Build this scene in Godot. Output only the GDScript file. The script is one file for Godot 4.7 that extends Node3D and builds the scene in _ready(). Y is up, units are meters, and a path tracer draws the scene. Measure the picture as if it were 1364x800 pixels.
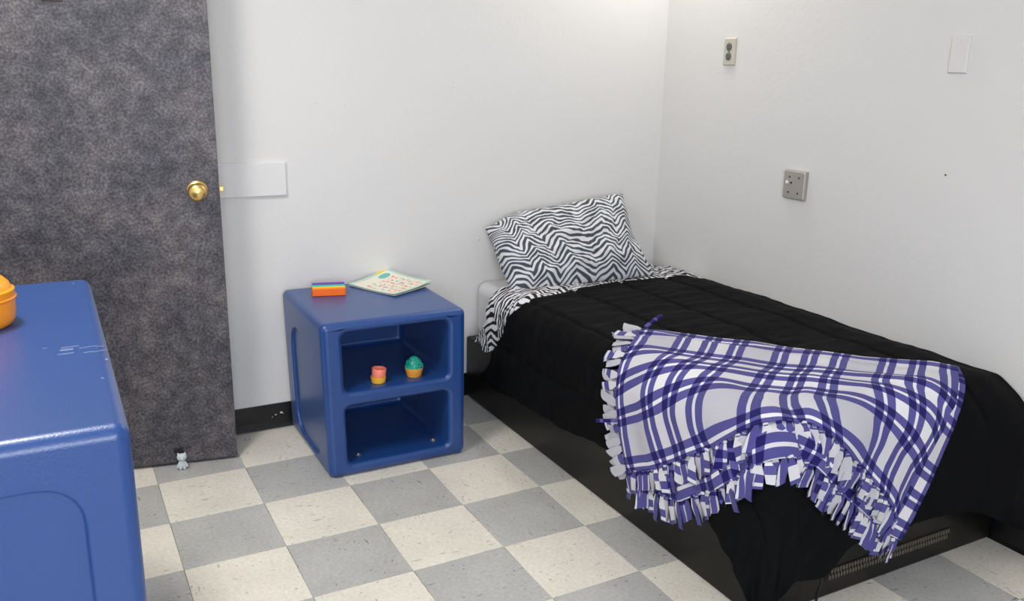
extends Node3D
# A small bedroom corner: white walls, checkered vinyl floor, blue molded furniture, a made bed.
# Axes: x runs along the back wall to the right, z runs out of the back wall, y is up; metres.

const XR := 2.385        # right wall
const XL := -1.9         # left wall
const ZB := -0.327       # back wall
const ZF := 4.7          # wall behind the camera
const HC := 2.55         # ceiling height
const TILE := 0.3048
# bed: the comforter's surface is a rounded slab; these describe it
const BX := 1.445        # where the top starts to turn down on the left
const BZ := 1.49         # where the top starts to turn down at the foot
const BR := 0.10         # radius of that turn
const BTOP := 0.565      # height of the made bed
const FLARE := 0.0524    # how far the hanging cloth stands out (radians)

var M := {}
var taken := {}


func _ready() -> void:
	# ---------------------------------------------------------------- camera
	var cam := Camera3D.new()
	cam.name = "camera"
	cam.position = Vector3(-0.2474, 1.4806, 3.0941)
	cam.rotation_order = EULER_ORDER_YXZ
	cam.rotation = Vector3(-0.2663, -0.4941, 0.0203)
	cam.fov = 37.805
	cam.near = 0.05
	cam.far = 50.0
	add_child(cam)
	cam.current = true
	# ---------------------------------------------------------------- sky and exposure
	var we := WorldEnvironment.new()
	we.name = "environment"
	var env := Environment.new()
	env.background_mode = Environment.BG_COLOR
	env.background_color = Color(0.6, 0.68, 0.8)
	env.background_energy_multiplier = 0.3
	env.tonemap_mode = Environment.TONE_MAPPER_LINEAR
	env.tonemap_exposure = 1.16
	env.sdfgi_enabled = true
	env.ssao_enabled = true
	env.ssil_enabled = true
	we.environment = env
	add_child(we)
	# ---------------------------------------------------------------- materials
	make_materials()
	# ---------------------------------------------------------------- ceiling lights (mesh and light in one builder)
	ceiling_panel("square white ceiling light panel close to the back wall above the bed", Vector3(2.17, HC, 0.05), Vector2(0.26, 0.26), 0.62, Color(1.0, 0.975, 0.93))
	ceiling_panel("long white ceiling light panel between the door and the dresser", Vector3(-0.5, HC, 1.1), Vector2(0.3, 0.6), 2.85, Color(1.0, 0.985, 0.96))
	daylight_window(5.0, Color(0.945, 0.965, 1.0))
	# ---------------------------------------------------------------- setting
	room()
	# ---------------------------------------------------------------- large things
	door()
	bed_frame()
	mattress()
	comforter()
	zebra_sheet()
	pillow()
	throw_blanket()
	nightstand()
	dresser()
	# ---------------------------------------------------------------- small things
	stop_board()
	outlet()
	switch_plate()
	blank_plate()
	lidded_bowl()
	rainbow_box()
	booklet()
	toy_cup()
	toy_cupcake()
	cat_figure()


# ==================================================================== bookkeeping
func numbered(called: String) -> String:
	if not taken.has(called):
		taken[called] = 0
		return called
	taken[called] += 1
	return "%s_%03d" % [called, taken[called]]


func tag(o: Node, label: String, category := "", group := "", kind := "") -> void:
	if label:
		o.set_meta("label", label)
	if category:
		o.set_meta("category", category)
	if group:
		o.set_meta("group", group)
	if kind:
		o.set_meta("kind", kind)


func base(called: String, at: Vector3, label: String, category: String, turn := 0.0, group := "") -> Node3D:
	var o := Node3D.new()
	o.name = numbered(called)
	add_child(o)
	o.position = at
	o.rotation.y = turn
	tag(o, label, category, group)
	return o


func put(called: String, mesh: Mesh, mat: Material, parent: Node, xf := Transform3D()) -> MeshInstance3D:
	var o := MeshInstance3D.new()
	o.name = called if parent != self else numbered(called)
	o.mesh = mesh
	o.material_override = mat
	o.transform = xf
	o.cast_shadow = GeometryInstance3D.SHADOW_CASTING_SETTING_ON
	parent.add_child(o, true)
	return o


func struct(called: String, mesh: Mesh, mat: Material, xf := Transform3D()) -> MeshInstance3D:
	var o := put(called, mesh, mat, self, xf)
	o.set_meta("kind", "structure")
	return o


# ==================================================================== mesh building
class MB:
	var p := PackedVector3Array()
	var n := PackedVector3Array()
	var uv := PackedVector2Array()
	var ix := PackedInt32Array()

	func v(at: Vector3, nor: Vector3, t := Vector2.ZERO) -> int:
		p.append(at)
		n.append(nor.normalized())
		uv.append(t)
		return p.size() - 1

	func tri(a: int, b: int, c: int) -> void:
		var g := (p[b] - p[a]).cross(p[c] - p[a])
		if g.length_squared() < 1e-18:
			return
		if g.dot(n[a] + n[b] + n[c]) > 0.0:
			ix.append_array([a, c, b])
		else:
			ix.append_array([a, b, c])

	func quad(a: int, b: int, c: int, d: int) -> void:
		tri(a, b, c)
		tri(a, c, d)

	func flat(pts: Array, nor: Vector3, uvs := []) -> void:
		var f := []
		for i in pts.size():
			f.append(v(pts[i], nor, uvs[i] if uvs.size() > i else Vector2(pts[i].x, pts[i].z)))
		for i in range(1, pts.size() - 1):
			tri(f[0], f[i], f[i + 1])

	func join(rings: Array, closed := true) -> void:  # rings of vertex indices
		for r in rings.size() - 1:
			var a: Array = rings[r]
			var b: Array = rings[r + 1]
			for i in (a.size() if closed else a.size() - 1):
				var j := (i + 1) % a.size()
				quad(a[i], a[j], b[j], b[i])

	func move(xf: Transform3D, from := 0) -> void:
		var nb := xf.basis.inverse().transposed()
		for i in range(from, p.size()):
			p[i] = xf * p[i]
			n[i] = (nb * n[i]).normalized()

	func warp(f: Callable) -> void:
		for i in p.size():
			p[i] = f.call(p[i])

	func done() -> ArrayMesh:
		var a := []
		a.resize(Mesh.ARRAY_MAX)
		a[Mesh.ARRAY_VERTEX] = p
		a[Mesh.ARRAY_NORMAL] = n
		a[Mesh.ARRAY_TEX_UV] = uv
		a[Mesh.ARRAY_INDEX] = ix
		var m := ArrayMesh.new()
		m.add_surface_from_arrays(Mesh.PRIMITIVE_TRIANGLES, a)
		return m


# rounded box centred at c; skip lists the faces ("+x", "-z" ...) whose flat middle is left open
func rbox(mb: MB, c: Vector3, size: Vector3, r: float, seg := 3, skip := []) -> void:
	var h := size * 0.5 - Vector3.ONE * r
	var off := []
	for i in seg + 1:
		off.append([-1.0, tan(deg_to_rad(-45.0 + 45.0 * i / seg))])
	for i in seg + 1:
		off.append([1.0, tan(deg_to_rad(45.0 * i / seg))])
	var names := ["x", "y", "z"]
	for k in 3:
		for s in [-1.0, 1.0]:
			var a := (k + 1) % 3
			var b := (k + 2) % 3
			var rows := []
			for i in off.size():
				var row := []
				for j in off.size():
					var dir := Vector3.ZERO
					dir[k] = s
					dir[a] = off[i][1]
					dir[b] = off[j][1]
					dir = dir.normalized()
					var q := Vector3.ZERO
					q[k] = s * h[k]
					q[a] = off[i][0] * h[a]
					q[b] = off[j][0] * h[b]
					var at := c + q + dir * r
					row.append(mb.v(at, dir, Vector2(at[a], at[b])))
				rows.append(row)
			var open: bool = ((("+" if s > 0 else "-") + names[k]) in skip)
			for i in off.size() - 1:
				for j in off.size() - 1:
					if open and i == seg and j == seg:
						continue
					mb.quad(rows[i][j], rows[i + 1][j], rows[i + 1][j + 1], rows[i][j + 1])


func box_mesh(size: Vector3, r: float, c := Vector3.ZERO, seg := 2) -> ArrayMesh:
	var mb := MB.new()
	rbox(mb, c, size, r, seg)
	return mb.done()


# loop of a rounded rectangle: [[point2, outward2] ...]; always 4 * (k + 1) entries
func rrect(u0: float, v0: float, u1: float, v1: float, r: float, k := 5) -> Array:
	var out := []
	var cs := [[u1 - r, v1 - r, 0.0], [u0 + r, v1 - r, 90.0], [u0 + r, v0 + r, 180.0], [u1 - r, v0 + r, 270.0]]
	for c in cs:
		for i in k + 1:
			var a := deg_to_rad(c[2] + 90.0 * i / k)
			var d := Vector2(cos(a), sin(a))
			out.append([Vector2(c[0], c[1]) + d * r, d])
	return out


# a flat cell with a rounded recess sunk into it. O + u*U + v*V spans the face, N points out
func recess(mb: MB, O: Vector3, U: Vector3, V: Vector3, N: Vector3, cell: Array, hole: Array, rc: float, depth: float, lip: float, floor_r: float) -> void:
	var rings := []
	var ring := []
	for e in rrect(cell[0], cell[1], cell[2], cell[3], 0.0001):
		ring.append(mb.v(O + U * e[0].x + V * e[0].y, N, e[0]))
	rings.append(ring)
	var steps := 5
	for k in steps + 1:
		var th := PI / 2 * k / steps
		var g := lip * (1.0 - sin(th))
		ring = []
		for e in rrect(hole[0] - g, hole[1] - g, hole[2] + g, hole[3] + g, rc + g):
			ring.append(mb.v(O + U * e[0].x + V * e[0].y - N * lip * (1.0 - cos(th)), N * cos(th) - (U * e[1].x + V * e[1].y) * sin(th), e[0]))
		rings.append(ring)
	for k in steps + 1:
		var th := PI / 2 * k / steps
		var g := floor_r * (1.0 - cos(th))
		ring = []
		for e in rrect(hole[0] + g, hole[1] + g, hole[2] - g, hole[3] - g, maxf(rc - g, 0.001)):
			ring.append(mb.v(O + U * e[0].x + V * e[0].y - N * (depth - floor_r * (1.0 - sin(th))), N * sin(th) - (U * e[1].x + V * e[1].y) * cos(th), e[0]))
		rings.append(ring)
	mb.join(rings)
	var mid := Vector2((hole[0] + hole[2]) / 2, (hole[1] + hole[3]) / 2)
	var c := mb.v(O + U * mid.x + V * mid.y - N * depth, N, mid)
	for i in ring.size():
		mb.tri(c, ring[i], ring[(i + 1) % ring.size()])


# turned shape round the y axis: profile of Vector2(radius, height); corners sharper than 40 degrees stay sharp
func lathe(mb: MB, prof: Array, seg := 32) -> void:
	var from := mb.p.size()
	for s in prof.size() - 1:
		var a: Vector2 = prof[s]
		var b: Vector2 = prof[s + 1]
		var d := (b - a).normalized()
		var na := d
		var nb := d
		if s > 0:
			var e: Vector2 = (a - prof[s - 1]).normalized()
			if e.dot(d) > 0.76:
				na = (e + d).normalized()
		if s < prof.size() - 2:
			var e: Vector2 = (prof[s + 2] - b).normalized()
			if e.dot(d) > 0.76:
				nb = (e + d).normalized()
		var ra := []
		var rb := []
		for i in seg:
			var t := TAU * i / seg
			var c := cos(t)
			var w := sin(t)
			ra.append(mb.v(Vector3(a.x * c, a.y, a.x * w), Vector3(na.y * c, -na.x, na.y * w), Vector2(float(i) / seg, a.y)))
			rb.append(mb.v(Vector3(b.x * c, b.y, b.x * w), Vector3(nb.y * c, -nb.x, nb.y * w), Vector2(float(i) / seg, b.y)))
		mb.join([ra, rb])
	assert(mb.p.size() >= from)


func lathe_mesh(prof: Array, seg := 32) -> ArrayMesh:
	var mb := MB.new()
	lathe(mb, prof, seg)
	return mb.done()


# a sheet of cloth with thickness: pts is (nu + 1) * (nv + 1) outer points, row by row in v
func shell(nu: int, nv: int, pts: PackedVector3Array, uvs: PackedVector2Array, th: float, side := 1.0) -> ArrayMesh:
	var mb := MB.new()
	var w := nu + 1
	var nor := PackedVector3Array()
	nor.resize(pts.size())
	for j in nv + 1:
		for i in w:
			var du := pts[j * w + mini(i + 1, nu)] - pts[j * w + maxi(i - 1, 0)]
			var dv := pts[mini(j + 1, nv) * w + i] - pts[maxi(j - 1, 0) * w + i]
			nor[j * w + i] = du.cross(dv).normalized() * side
	for k in pts.size():
		mb.v(pts[k], nor[k], uvs[k])
	for k in pts.size():
		mb.v(pts[k] - nor[k] * th, -nor[k], uvs[k])
	var q := pts.size()
	for j in nv:
		for i in nu:
			var a := j * w + i
			mb.quad(a, a + 1, a + w + 1, a + w)
			mb.quad(q + a, q + a + 1, q + a + w + 1, q + a + w)
	var rim := []
	for i in nu:
		rim.append(i)
	for j in nv:
		rim.append(j * w + nu)
	for i in nu:
		rim.append(nv * w + nu - i)
	for j in nv:
		rim.append((nv - j) * w)
	var mid := pts[(nv / 2) * w + nu / 2]
	for i in rim.size():
		var a: int = rim[i]
		var b: int = rim[(i + 1) % rim.size()]
		var edge := pts[b] - pts[a]
		var out := edge.cross(nor[a])
		if out.dot(pts[a] - mid) < 0:
			out = -out
		mb.quad(mb.v(pts[a], out, uvs[a]), mb.v(pts[b], out, uvs[b]), mb.v(pts[b] - nor[b] * th, out, uvs[b]), mb.v(pts[a] - nor[a] * th, out, uvs[a]))
	return mb.done()


# smooth closed tube through points
func tube(mb: MB, pts: Array, rad: Array, seg := 8) -> void:
	var rings := []
	for k in pts.size():
		var d: Vector3 = (pts[mini(k + 1, pts.size() - 1)] - pts[maxi(k - 1, 0)]).normalized()
		var x := d.cross(Vector3.UP if absf(d.y) < 0.9 else Vector3.RIGHT).normalized()
		var y := d.cross(x)
		var ring := []
		for i in seg:
			var a := TAU * i / seg
			var nn := x * cos(a) + y * sin(a)
			ring.append(mb.v(pts[k] + nn * rad[k], nn))
		rings.append(ring)
	mb.join(rings)
	for e in [0, pts.size() - 1]:
		var d: Vector3 = (pts[0] - pts[1]) if e == 0 else (pts[-1] - pts[-2])
		var c := mb.v(pts[e], d)
		var ring := []
		for i in seg:
			ring.append(mb.v(mb.p[rings[e][i]], d))
		for i in seg:
			mb.tri(c, ring[i], ring[(i + 1) % seg])


# smooth blend of capsules [a, b, ra, rb], meshed as surface nets
func blob(caps: Array, lo: Vector3, hi: Vector3, cell: float, blend: float) -> ArrayMesh:
	var nx := int(ceil((hi.x - lo.x) / cell)) + 1
	var ny := int(ceil((hi.y - lo.y) / cell)) + 1
	var nz := int(ceil((hi.z - lo.z) / cell)) + 1
	var f := PackedFloat32Array()
	f.resize(nx * ny * nz)
	for z in nz:
		for y in ny:
			for x in nx:
				f[(z * ny + y) * nx + x] = field(caps, lo + Vector3(x, y, z) * cell, blend)
	var at := {}
	var mb := MB.new()
	for z in nz - 1:
		for y in ny - 1:
			for x in nx - 1:
				var sum := Vector3.ZERO
				var cnt := 0
				for e in [[0, 0, 0, 1, 0, 0], [0, 1, 0, 1, 1, 0], [0, 0, 1, 1, 0, 1], [0, 1, 1, 1, 1, 1], [0, 0, 0, 0, 1, 0], [1, 0, 0, 1, 1, 0], [0, 0, 1, 0, 1, 1], [1, 0, 1, 1, 1, 1], [0, 0, 0, 0, 0, 1], [1, 0, 0, 1, 0, 1], [0, 1, 0, 0, 1, 1], [1, 1, 0, 1, 1, 1]]:
					var fa := f[((z + e[2]) * ny + y + e[1]) * nx + x + e[0]]
					var fb := f[((z + e[5]) * ny + y + e[4]) * nx + x + e[3]]
					if (fa < 0) != (fb < 0):
						sum += Vector3(x + e[0], y + e[1], z + e[2]).lerp(Vector3(x + e[3], y + e[4], z + e[5]), fa / (fa - fb))
						cnt += 1
				if cnt:
					var q := lo + sum / cnt * cell
					var h := cell * 0.5
					var g := Vector3(field(caps, q + Vector3(h, 0, 0), blend) - field(caps, q - Vector3(h, 0, 0), blend), field(caps, q + Vector3(0, h, 0), blend) - field(caps, q - Vector3(0, h, 0), blend), field(caps, q + Vector3(0, 0, h), blend) - field(caps, q - Vector3(0, 0, h), blend))
					at[(z * ny + y) * nx + x] = mb.v(q, g)
	var step := [1, nx, nx * ny]
	for z in range(1, nz - 1):
		for y in range(1, ny - 1):
			for x in range(1, nx - 1):
				var k := (z * ny + y) * nx + x
				for d in 3:
					if (f[k] < 0) == (f[k + step[d]] < 0):
						continue
					var a: int = step[(d + 1) % 3]
					var b: int = step[(d + 2) % 3]
					mb.quad(at[k], at[k - a], at[k - a - b], at[k - b])
	return mb.done()


func field(caps: Array, q: Vector3, blend: float) -> float:
	var d := 1e9
	for c in caps:
		var ab: Vector3 = c[1] - c[0]
		var t := clampf((q - c[0]).dot(ab) / maxf(ab.length_squared(), 1e-12), 0, 1)
		var e: float = q.distance_to(c[0] + ab * t) - lerpf(c[2], c[3], t)
		var h := clampf(0.5 + 0.5 * (d - e) / blend, 0, 1)
		d = lerpf(d, e, h) - blend * h * (1 - h)
	return d


# ==================================================================== materials
func mat(c: Color, rough := 0.7, metal := 0.0) -> StandardMaterial3D:
	var m := StandardMaterial3D.new()
	m.albedo_color = c
	m.roughness = rough
	m.metallic = metal
	return m


func noise(seed_: int, freq: float, oct := 4, kind := FastNoiseLite.TYPE_SIMPLEX_SMOOTH) -> FastNoiseLite:
	var f := FastNoiseLite.new()
	f.seed = seed_
	f.noise_type = kind
	f.frequency = freq
	f.fractal_octaves = oct
	return f


func relief(m: StandardMaterial3D, seed_: int, freq: float, oct: int, cm: float, per_metre: float, world := true) -> void:
	var t := NoiseTexture2D.new()
	t.width = 512
	t.height = 512
	t.seamless = true
	t.noise = noise(seed_, freq, oct)
	m.heightmap_enabled = true
	m.heightmap_texture = t
	m.heightmap_scale = cm
	m.uv1_triplanar = true
	m.uv1_world_triplanar = world
	m.uv1_scale = Vector3.ONE * per_metre


func picture(w: int, h: int, data: PackedByteArray) -> ImageTexture:
	return ImageTexture.create_from_image(Image.create_from_data(w, h, false, Image.FORMAT_RGB8, data))


func make_materials() -> void:
	M.wall = mat(Color(0.90, 0.895, 0.89), 0.62)
	relief(M.wall, 3, 0.03, 4, 0.035, 2.2)
	M.ceiling = mat(Color(0.92, 0.92, 0.91), 0.9)
	M.trim = mat(Color(0.91, 0.905, 0.905), 0.5)
	M.black_base = mat(Color(0.055, 0.058, 0.065), 0.35)
	M.grout = mat(Color(0.44, 0.42, 0.39), 0.9)
	M.cream = tile_material(11, Color(0.93, 0.905, 0.855), Color(0.85, 0.82, 0.75), Color(0.52, 0.49, 0.44))
	M.grey = tile_material(23, Color(0.745, 0.742, 0.73), Color(0.83, 0.825, 0.81), Color(0.40, 0.40, 0.41))
	M.door = door_material()
	M.door_edge = mat(Color(0.16, 0.11, 0.12), 0.6)
	M.brass = mat(Color(0.90, 0.76, 0.48), 0.33, 1.0)
	M.steel = mat(Color(0.72, 0.70, 0.67), 0.36, 0.75)
	M.beige_plate = mat(Color(0.80, 0.78, 0.72), 0.4)
	M.socket = mat(Color(0.42, 0.43, 0.43), 0.5)
	M.dark = mat(Color(0.05, 0.05, 0.055), 0.6)
	M.rib = mat(Color(0.46, 0.43, 0.39), 0.35, 0.5)
	M.screw = mat(Color(0.35, 0.33, 0.31), 0.4, 0.6)
	M.plate_white = mat(Color(0.90, 0.89, 0.885), 0.4)
	M.blue = mat(Color(0.045, 0.255, 0.525), 0.40)
	M.blue.metallic_specular = 0.58
	M.blue.rim_enabled = true
	M.blue.rim = 0.08
	M.blue.rim_tint = 0.0
	M.blue.clearcoat_enabled = true
	M.blue.clearcoat = 0.28
	M.blue.clearcoat_roughness = 0.28
	relief(M.blue, 9, 0.09, 2, 0.035, 5.0, false)
	M.scratch = mat(Color(0.42, 0.49, 0.62), 0.6)
	M.frame = mat(Color(0.055, 0.050, 0.043), 0.33)
	M.frame.metallic_specular = 0.40
	relief(M.frame, 17, 0.05, 3, 0.012, 4.0)
	M.mattress = mat(Color(0.86, 0.855, 0.86), 0.7)
	M.comforter = mat(Color(0.033, 0.037, 0.046), 0.85)
	M.comforter.metallic_specular = 0.25
	relief(M.comforter, 31, 0.012, 4, 0.35, 1.6)
	M.zebra_pillow = zebra_material(5, Color(0.88, 0.885, 0.90), Color(0.285, 0.30, 0.34), 0.06, 0.027, 0.165, 0.062)
	M.zebra_sheet = zebra_material(8, Color(0.90, 0.90, 0.92), Color(0.06, 0.055, 0.075), 0.02, 0.024, 0.23, 0.075)
	M.plaid = plaid_material()
	M.orange = mat(Color(1.0, 0.60, 0.07), 0.3)
	M.violet = mat(Color(0.55, 0.16, 0.72), 0.5)
	M.navy = mat(Color(0.10, 0.22, 0.62), 0.5)
	M.teal = mat(Color(0.08, 0.78, 0.70), 0.5)
	M.yellow = mat(Color(1.0, 0.80, 0.12), 0.5)
	M.orange_band = mat(Color(1.0, 0.45, 0.06), 0.5)
	M.pink = mat(Color(1.0, 0.56, 0.47), 0.4)
	M.toy_yellow = mat(Color(1.0, 0.76, 0.22), 0.4)
	M.toy_orange = mat(Color(0.96, 0.66, 0.24), 0.45)
	M.toy_green = mat(Color(0.05, 0.58, 0.50), 0.35)
	M.sprinkle = mat(Color(0.25, 0.80, 0.70), 0.35)
	M.cat = mat(Color(0.80, 0.83, 0.84), 0.6)
	M.paper = mat(Color(0.93, 0.91, 0.85), 0.7)
	M.print = print_material()


# vinyl composition tile: base colour with pale and dark flecks, streaked one way
func tile_material(seed_: int, c: Color, pale: Color, dark: Color) -> StandardMaterial3D:
	var r := RandomNumberGenerator.new()
	r.seed = seed_
	var w := 1024
	var a := noise(seed_, 0.006, 4).get_image(w, w)
	var b := noise(seed_ + 1, 0.09, 2).get_image(w, w)
	a.convert(Image.FORMAT_L8)
	b.convert(Image.FORMAT_L8)
	var da := a.get_data()
	var db := b.get_data()
	var out := PackedByteArray()
	out.resize(w * w * 3)
	for i in w * w:
		var k := (da[i] - 128) * 0.05 + (db[i] - 128) * 0.07
		out[i * 3] = clampi(int(c.r8 + k), 0, 255)
		out[i * 3 + 1] = clampi(int(c.g8 + k), 0, 255)
		out[i * 3 + 2] = clampi(int(c.b8 + k), 0, 255)
	var im := Image.create_from_data(w, w, false, Image.FORMAT_RGB8, out)
	for n in 2600:
		var col := pale if r.randf() < 0.62 else dark
		col = c.lerp(col, r.randf_range(0.15, 0.8) if r.randf() < 0.9 else 1.0)
		var x := r.randi_range(4, w - 40)
		var y := r.randi_range(4, w - 12)
		var l := int(r.randf_range(2, 7)) if r.randf() < 0.8 else int(r.randf_range(8, 24))
		var drift := r.randf_range(-0.35, 0.35)
		for s in l:
			var th := 1 + int(2.2 * sin(PI * (s + 0.5) / l) * r.randf_range(0.5, 1.2))
			im.fill_rect(Rect2i(x + s, y + int(s * drift), 1, th), col)
	var m := mat(Color.WHITE, 0.38)
	m.albedo_texture = ImageTexture.create_from_image(im)
	return m


func door_material() -> StandardMaterial3D:
	var w := 768
	var h := 1536
	var big := noise(41, 0.004, 5).get_image(w, h)
	var mid := noise(42, 0.02, 4).get_image(w, h)
	var fine := noise(43, 0.11, 4).get_image(w, h)
	for im in [big, mid, fine]:
		im.convert(Image.FORMAT_L8)
	var a: PackedByteArray = big.get_data()
	var b: PackedByteArray = mid.get_data()
	var c: PackedByteArray = fine.get_data()
	var out := PackedByteArray()
	out.resize(w * h * 3)
	for i in w * h:
		var k := (a[i] - 128) * 0.13 + (b[i] - 128) * 0.18 + (c[i] - 128) * 0.29
		var warm := (a[i] - 128) * 0.02
		out[i * 3] = clampi(int(78 + k + warm), 20, 220)
		out[i * 3 + 1] = clampi(int(75 + k), 20, 220)
		out[i * 3 + 2] = clampi(int(81 + k - warm), 20, 220)
	var m := mat(Color.WHITE, 0.5)
	m.albedo_texture = picture(w, h, out)
	return m


# zig-zag zebra print; one texture covers one square metre
func zebra_material(seed_: int, light: Color, ink: Color, soft: float, gap: float, zig: float, amp: float) -> StandardMaterial3D:
	var w := 1024
	var warp := noise(seed_, 4.0, 2)
	var fat := noise(seed_ + 1, 11.0, 2)
	var bend := noise(seed_ + 2, 1.6, 1)
	var fork := noise(seed_ + 3, 9.0, 1)
	var out := PackedByteArray()
	out.resize(w * w * 3)
	var i := 0
	for y in w:
		for x in w:
			var u := float(x) / w
			var v := float(y) / w
			var g := u / zig + bend.get_noise_2d(u, v) * 0.6
			var tri := absf(fposmod(g, 1.0) - 0.5) * 4.0 - 1.0
			var ph := (v + tri * amp * 0.5 + warp.get_noise_2d(u, v * 1.5) * 0.02 + fork.get_noise_2d(u * 1.5, v) * 0.008) / gap
			var s := sin(ph * TAU) + fat.get_noise_2d(u, v) * 0.75
			var k := smoothstep(-0.12 - soft, 0.12 + soft, s + 0.05)
			var c := ink.lerp(light, k)
			out[i] = c.r8
			out[i + 1] = c.g8
			out[i + 2] = c.b8
			i += 3
	var m := mat(Color.WHITE, 0.85)
	m.albedo_texture = picture(w, w, out)
	return m


# fleece plaid: one repeat of 0.36 m, stripes in pairs, three pairs and a wide plain gap
func plaid_material() -> StandardMaterial3D:
	var w := 720
	var yarn := PackedInt32Array()   # 0 grey, 1 white, 2 blue
	yarn.resize(w)
	for i in w:
		var q := float(i) / w
		yarn[i] = 1 if q < 0.71 else 0
		for a in [0.0, 0.28, 0.56]:
			if (q >= a and q < a + 0.068) or (q >= a + 0.097 and q < a + 0.165):
				yarn[i] = 2
	var r := RandomNumberGenerator.new()
	r.seed = 77
	var out := PackedByteArray()
	out.resize(w * w * 3)
	var cols := {0: Color(0.755, 0.75, 0.785), 1: Color(0.845, 0.84, 0.865), 2: Color(0.93, 0.925, 0.94), 10: Color(0.265, 0.25, 0.54), 11: Color(0.305, 0.29, 0.59), 20: Color(0.085, 0.035, 0.37)}
	var i := 0
	for y in w:
		for x in w:
			var p := yarn[x]
			var q := yarn[y]
			var c: Color
			if p == 2 and q == 2:
				c = cols[20]
			elif p == 2 or q == 2:
				c = cols[10] if (p == 0 or q == 0) else cols[11]
				if (x + y) % 10 < 3:
					c = c.lerp(cols[0], 0.28)
			else:
				c = cols[p + q]
			var k := r.randf_range(-0.022, 0.022)
			out[i] = clampi(int((c.r + k) * 255), 0, 255)
			out[i + 1] = clampi(int((c.g + k) * 255), 0, 255)
			out[i + 2] = clampi(int((c.b + k) * 255), 0, 255)
			i += 3
	var m := mat(Color.WHITE, 0.95)
	m.albedo_texture = picture(w, w, out)
	m.rim_enabled = true
	m.rim = 0.08
	m.rim_tint = 0.5
	return m


func print_material() -> StandardMaterial3D:
	var r := RandomNumberGenerator.new()
	r.seed = 5
	var w := 216
	var h := 262
	var im := Image.create(w, h, false, Image.FORMAT_RGB8)
	im.fill(Color(0.72, 0.86, 0.80))
	im.fill_rect(Rect2i(6, 18, w - 20, h - 32), Color(0.94, 0.92, 0.86))
	for n in 54:
		var cx := 26 + (n % 6) * 30 + r.randi_range(-7, 7)
		var cy := 84 + (n / 6) * 18 + r.randi_range(-4, 4)
		var col: Color = [Color(0.93, 0.42, 0.28), Color(0.90, 0.52, 0.36), Color(0.96, 0.68, 0.46), Color(0.86, 0.38, 0.36), Color(0.60, 0.80, 0.72)][r.randi_range(0, 4)]
		for k in 5:
			im.fill_rect(Rect2i(cx + r.randi_range(-6, 6), cy + r.randi_range(-5, 5), r.randi_range(3, 9), r.randi_range(3, 7)), col)
	for y in range(24, 74):
		for x in range(120, 196):
			if pow((x - 158) / 30.0, 2) + pow((y - 48) / 19.0, 2) < 1.0:
				im.set_pixel(x, y, Color(0.42, 0.76, 0.72))
	im.fill_rect(Rect2i(150, 2, 62, 15), Color(0.94, 0.86, 0.20))
	var m := mat(Color.WHITE, 0.55)
	m.albedo_texture = ImageTexture.create_from_image(im)
	return m


# ==================================================================== lights
func ceiling_panel(label: String, at: Vector3, size: Vector2, energy: float, tint: Color) -> void:
	var t := base("ceiling_light", at, label, "light")
	var mb := MB.new()
	rbox(mb, Vector3(0, -0.02, 0), Vector3(size.x + 0.06, 0.04, size.y + 0.06), 0.006, 2, ["-y"])
	put("housing", mb.done(), M.trim, t)
	var glow := mat(Color(0.95, 0.95, 0.95), 0.6)
	glow.emission_enabled = true
	glow.emission = tint
	glow.emission_energy_multiplier = 1.0
	put("diffuser", box_mesh(Vector3(size.x, 0.008, size.y), 0.003, Vector3(0, -0.038, 0)), glow, t)
	var l := AreaLight3D.new()
	l.name = "panel_light"
	l.area_size = size
	l.area_normalize_energy = true
	l.light_energy = energy
	l.light_color = tint
	l.area_range = 12.0
	l.area_attenuation = 2.0
	l.shadow_enabled = true
	l.position = Vector3(0, -0.046, 0)
	l.rotation.x = -PI / 2
	t.add_child(l)


const WX0 := -1.2
const WX1 := 0.4
const WY0 := 0.9
const WY1 := 2.1


# frosted window in the wall behind the camera, bright with daylight
func daylight_window(energy: float, tint: Color) -> void:
	var mb := MB.new()
	for e in [[WX0, WX0 + 0.05, WY0, WY1], [WX1 - 0.05, WX1, WY0, WY1], [WX0, WX1, WY0, WY0 + 0.05], [WX0, WX1, WY1 - 0.05, WY1], [(WX0 + WX1) / 2 - 0.02, (WX0 + WX1) / 2 + 0.02, WY0, WY1]]:
		rbox(mb, Vector3((e[0] + e[1]) / 2, (e[2] + e[3]) / 2, ZF + 0.05), Vector3(e[1] - e[0], e[3] - e[2], 0.07), 0.004, 1)
	var w := struct("window_1", mb.done(), M.trim)
	var glow := mat(Color(0.9, 0.93, 0.96), 0.6)
	glow.emission_enabled = true
	glow.emission = tint
	glow.emission_energy_multiplier = 1.2
	put("frosted_pane", box_mesh(Vector3(WX1 - WX0 - 0.02, WY1 - WY0 - 0.02, 0.006), 0.001, Vector3((WX0 + WX1) / 2, (WY0 + WY1) / 2, ZF + 0.055)), glow, w)
	var l := AreaLight3D.new()
	l.name = "window_light"
	l.area_size = Vector2(WX1 - WX0 - 0.1, WY1 - WY0 - 0.1)
	l.area_normalize_energy = true
	l.light_energy = energy
	l.light_color = tint
	l.area_range = 12.0
	l.area_attenuation = 2.0
	l.shadow_enabled = true
	l.position = Vector3((WX0 + WX1) / 2, (WY0 + WY1) / 2, ZF + 0.01)
	w.add_child(l)


# ==================================================================== setting
func slab(called: String, lo: Vector3, hi: Vector3, m: Material, r := 0.002) -> MeshInstance3D:
	return struct(called, box_mesh(hi - lo, r, Vector3.ZERO, 1), m, Transform3D(Basis(), (lo + hi) / 2))


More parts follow.
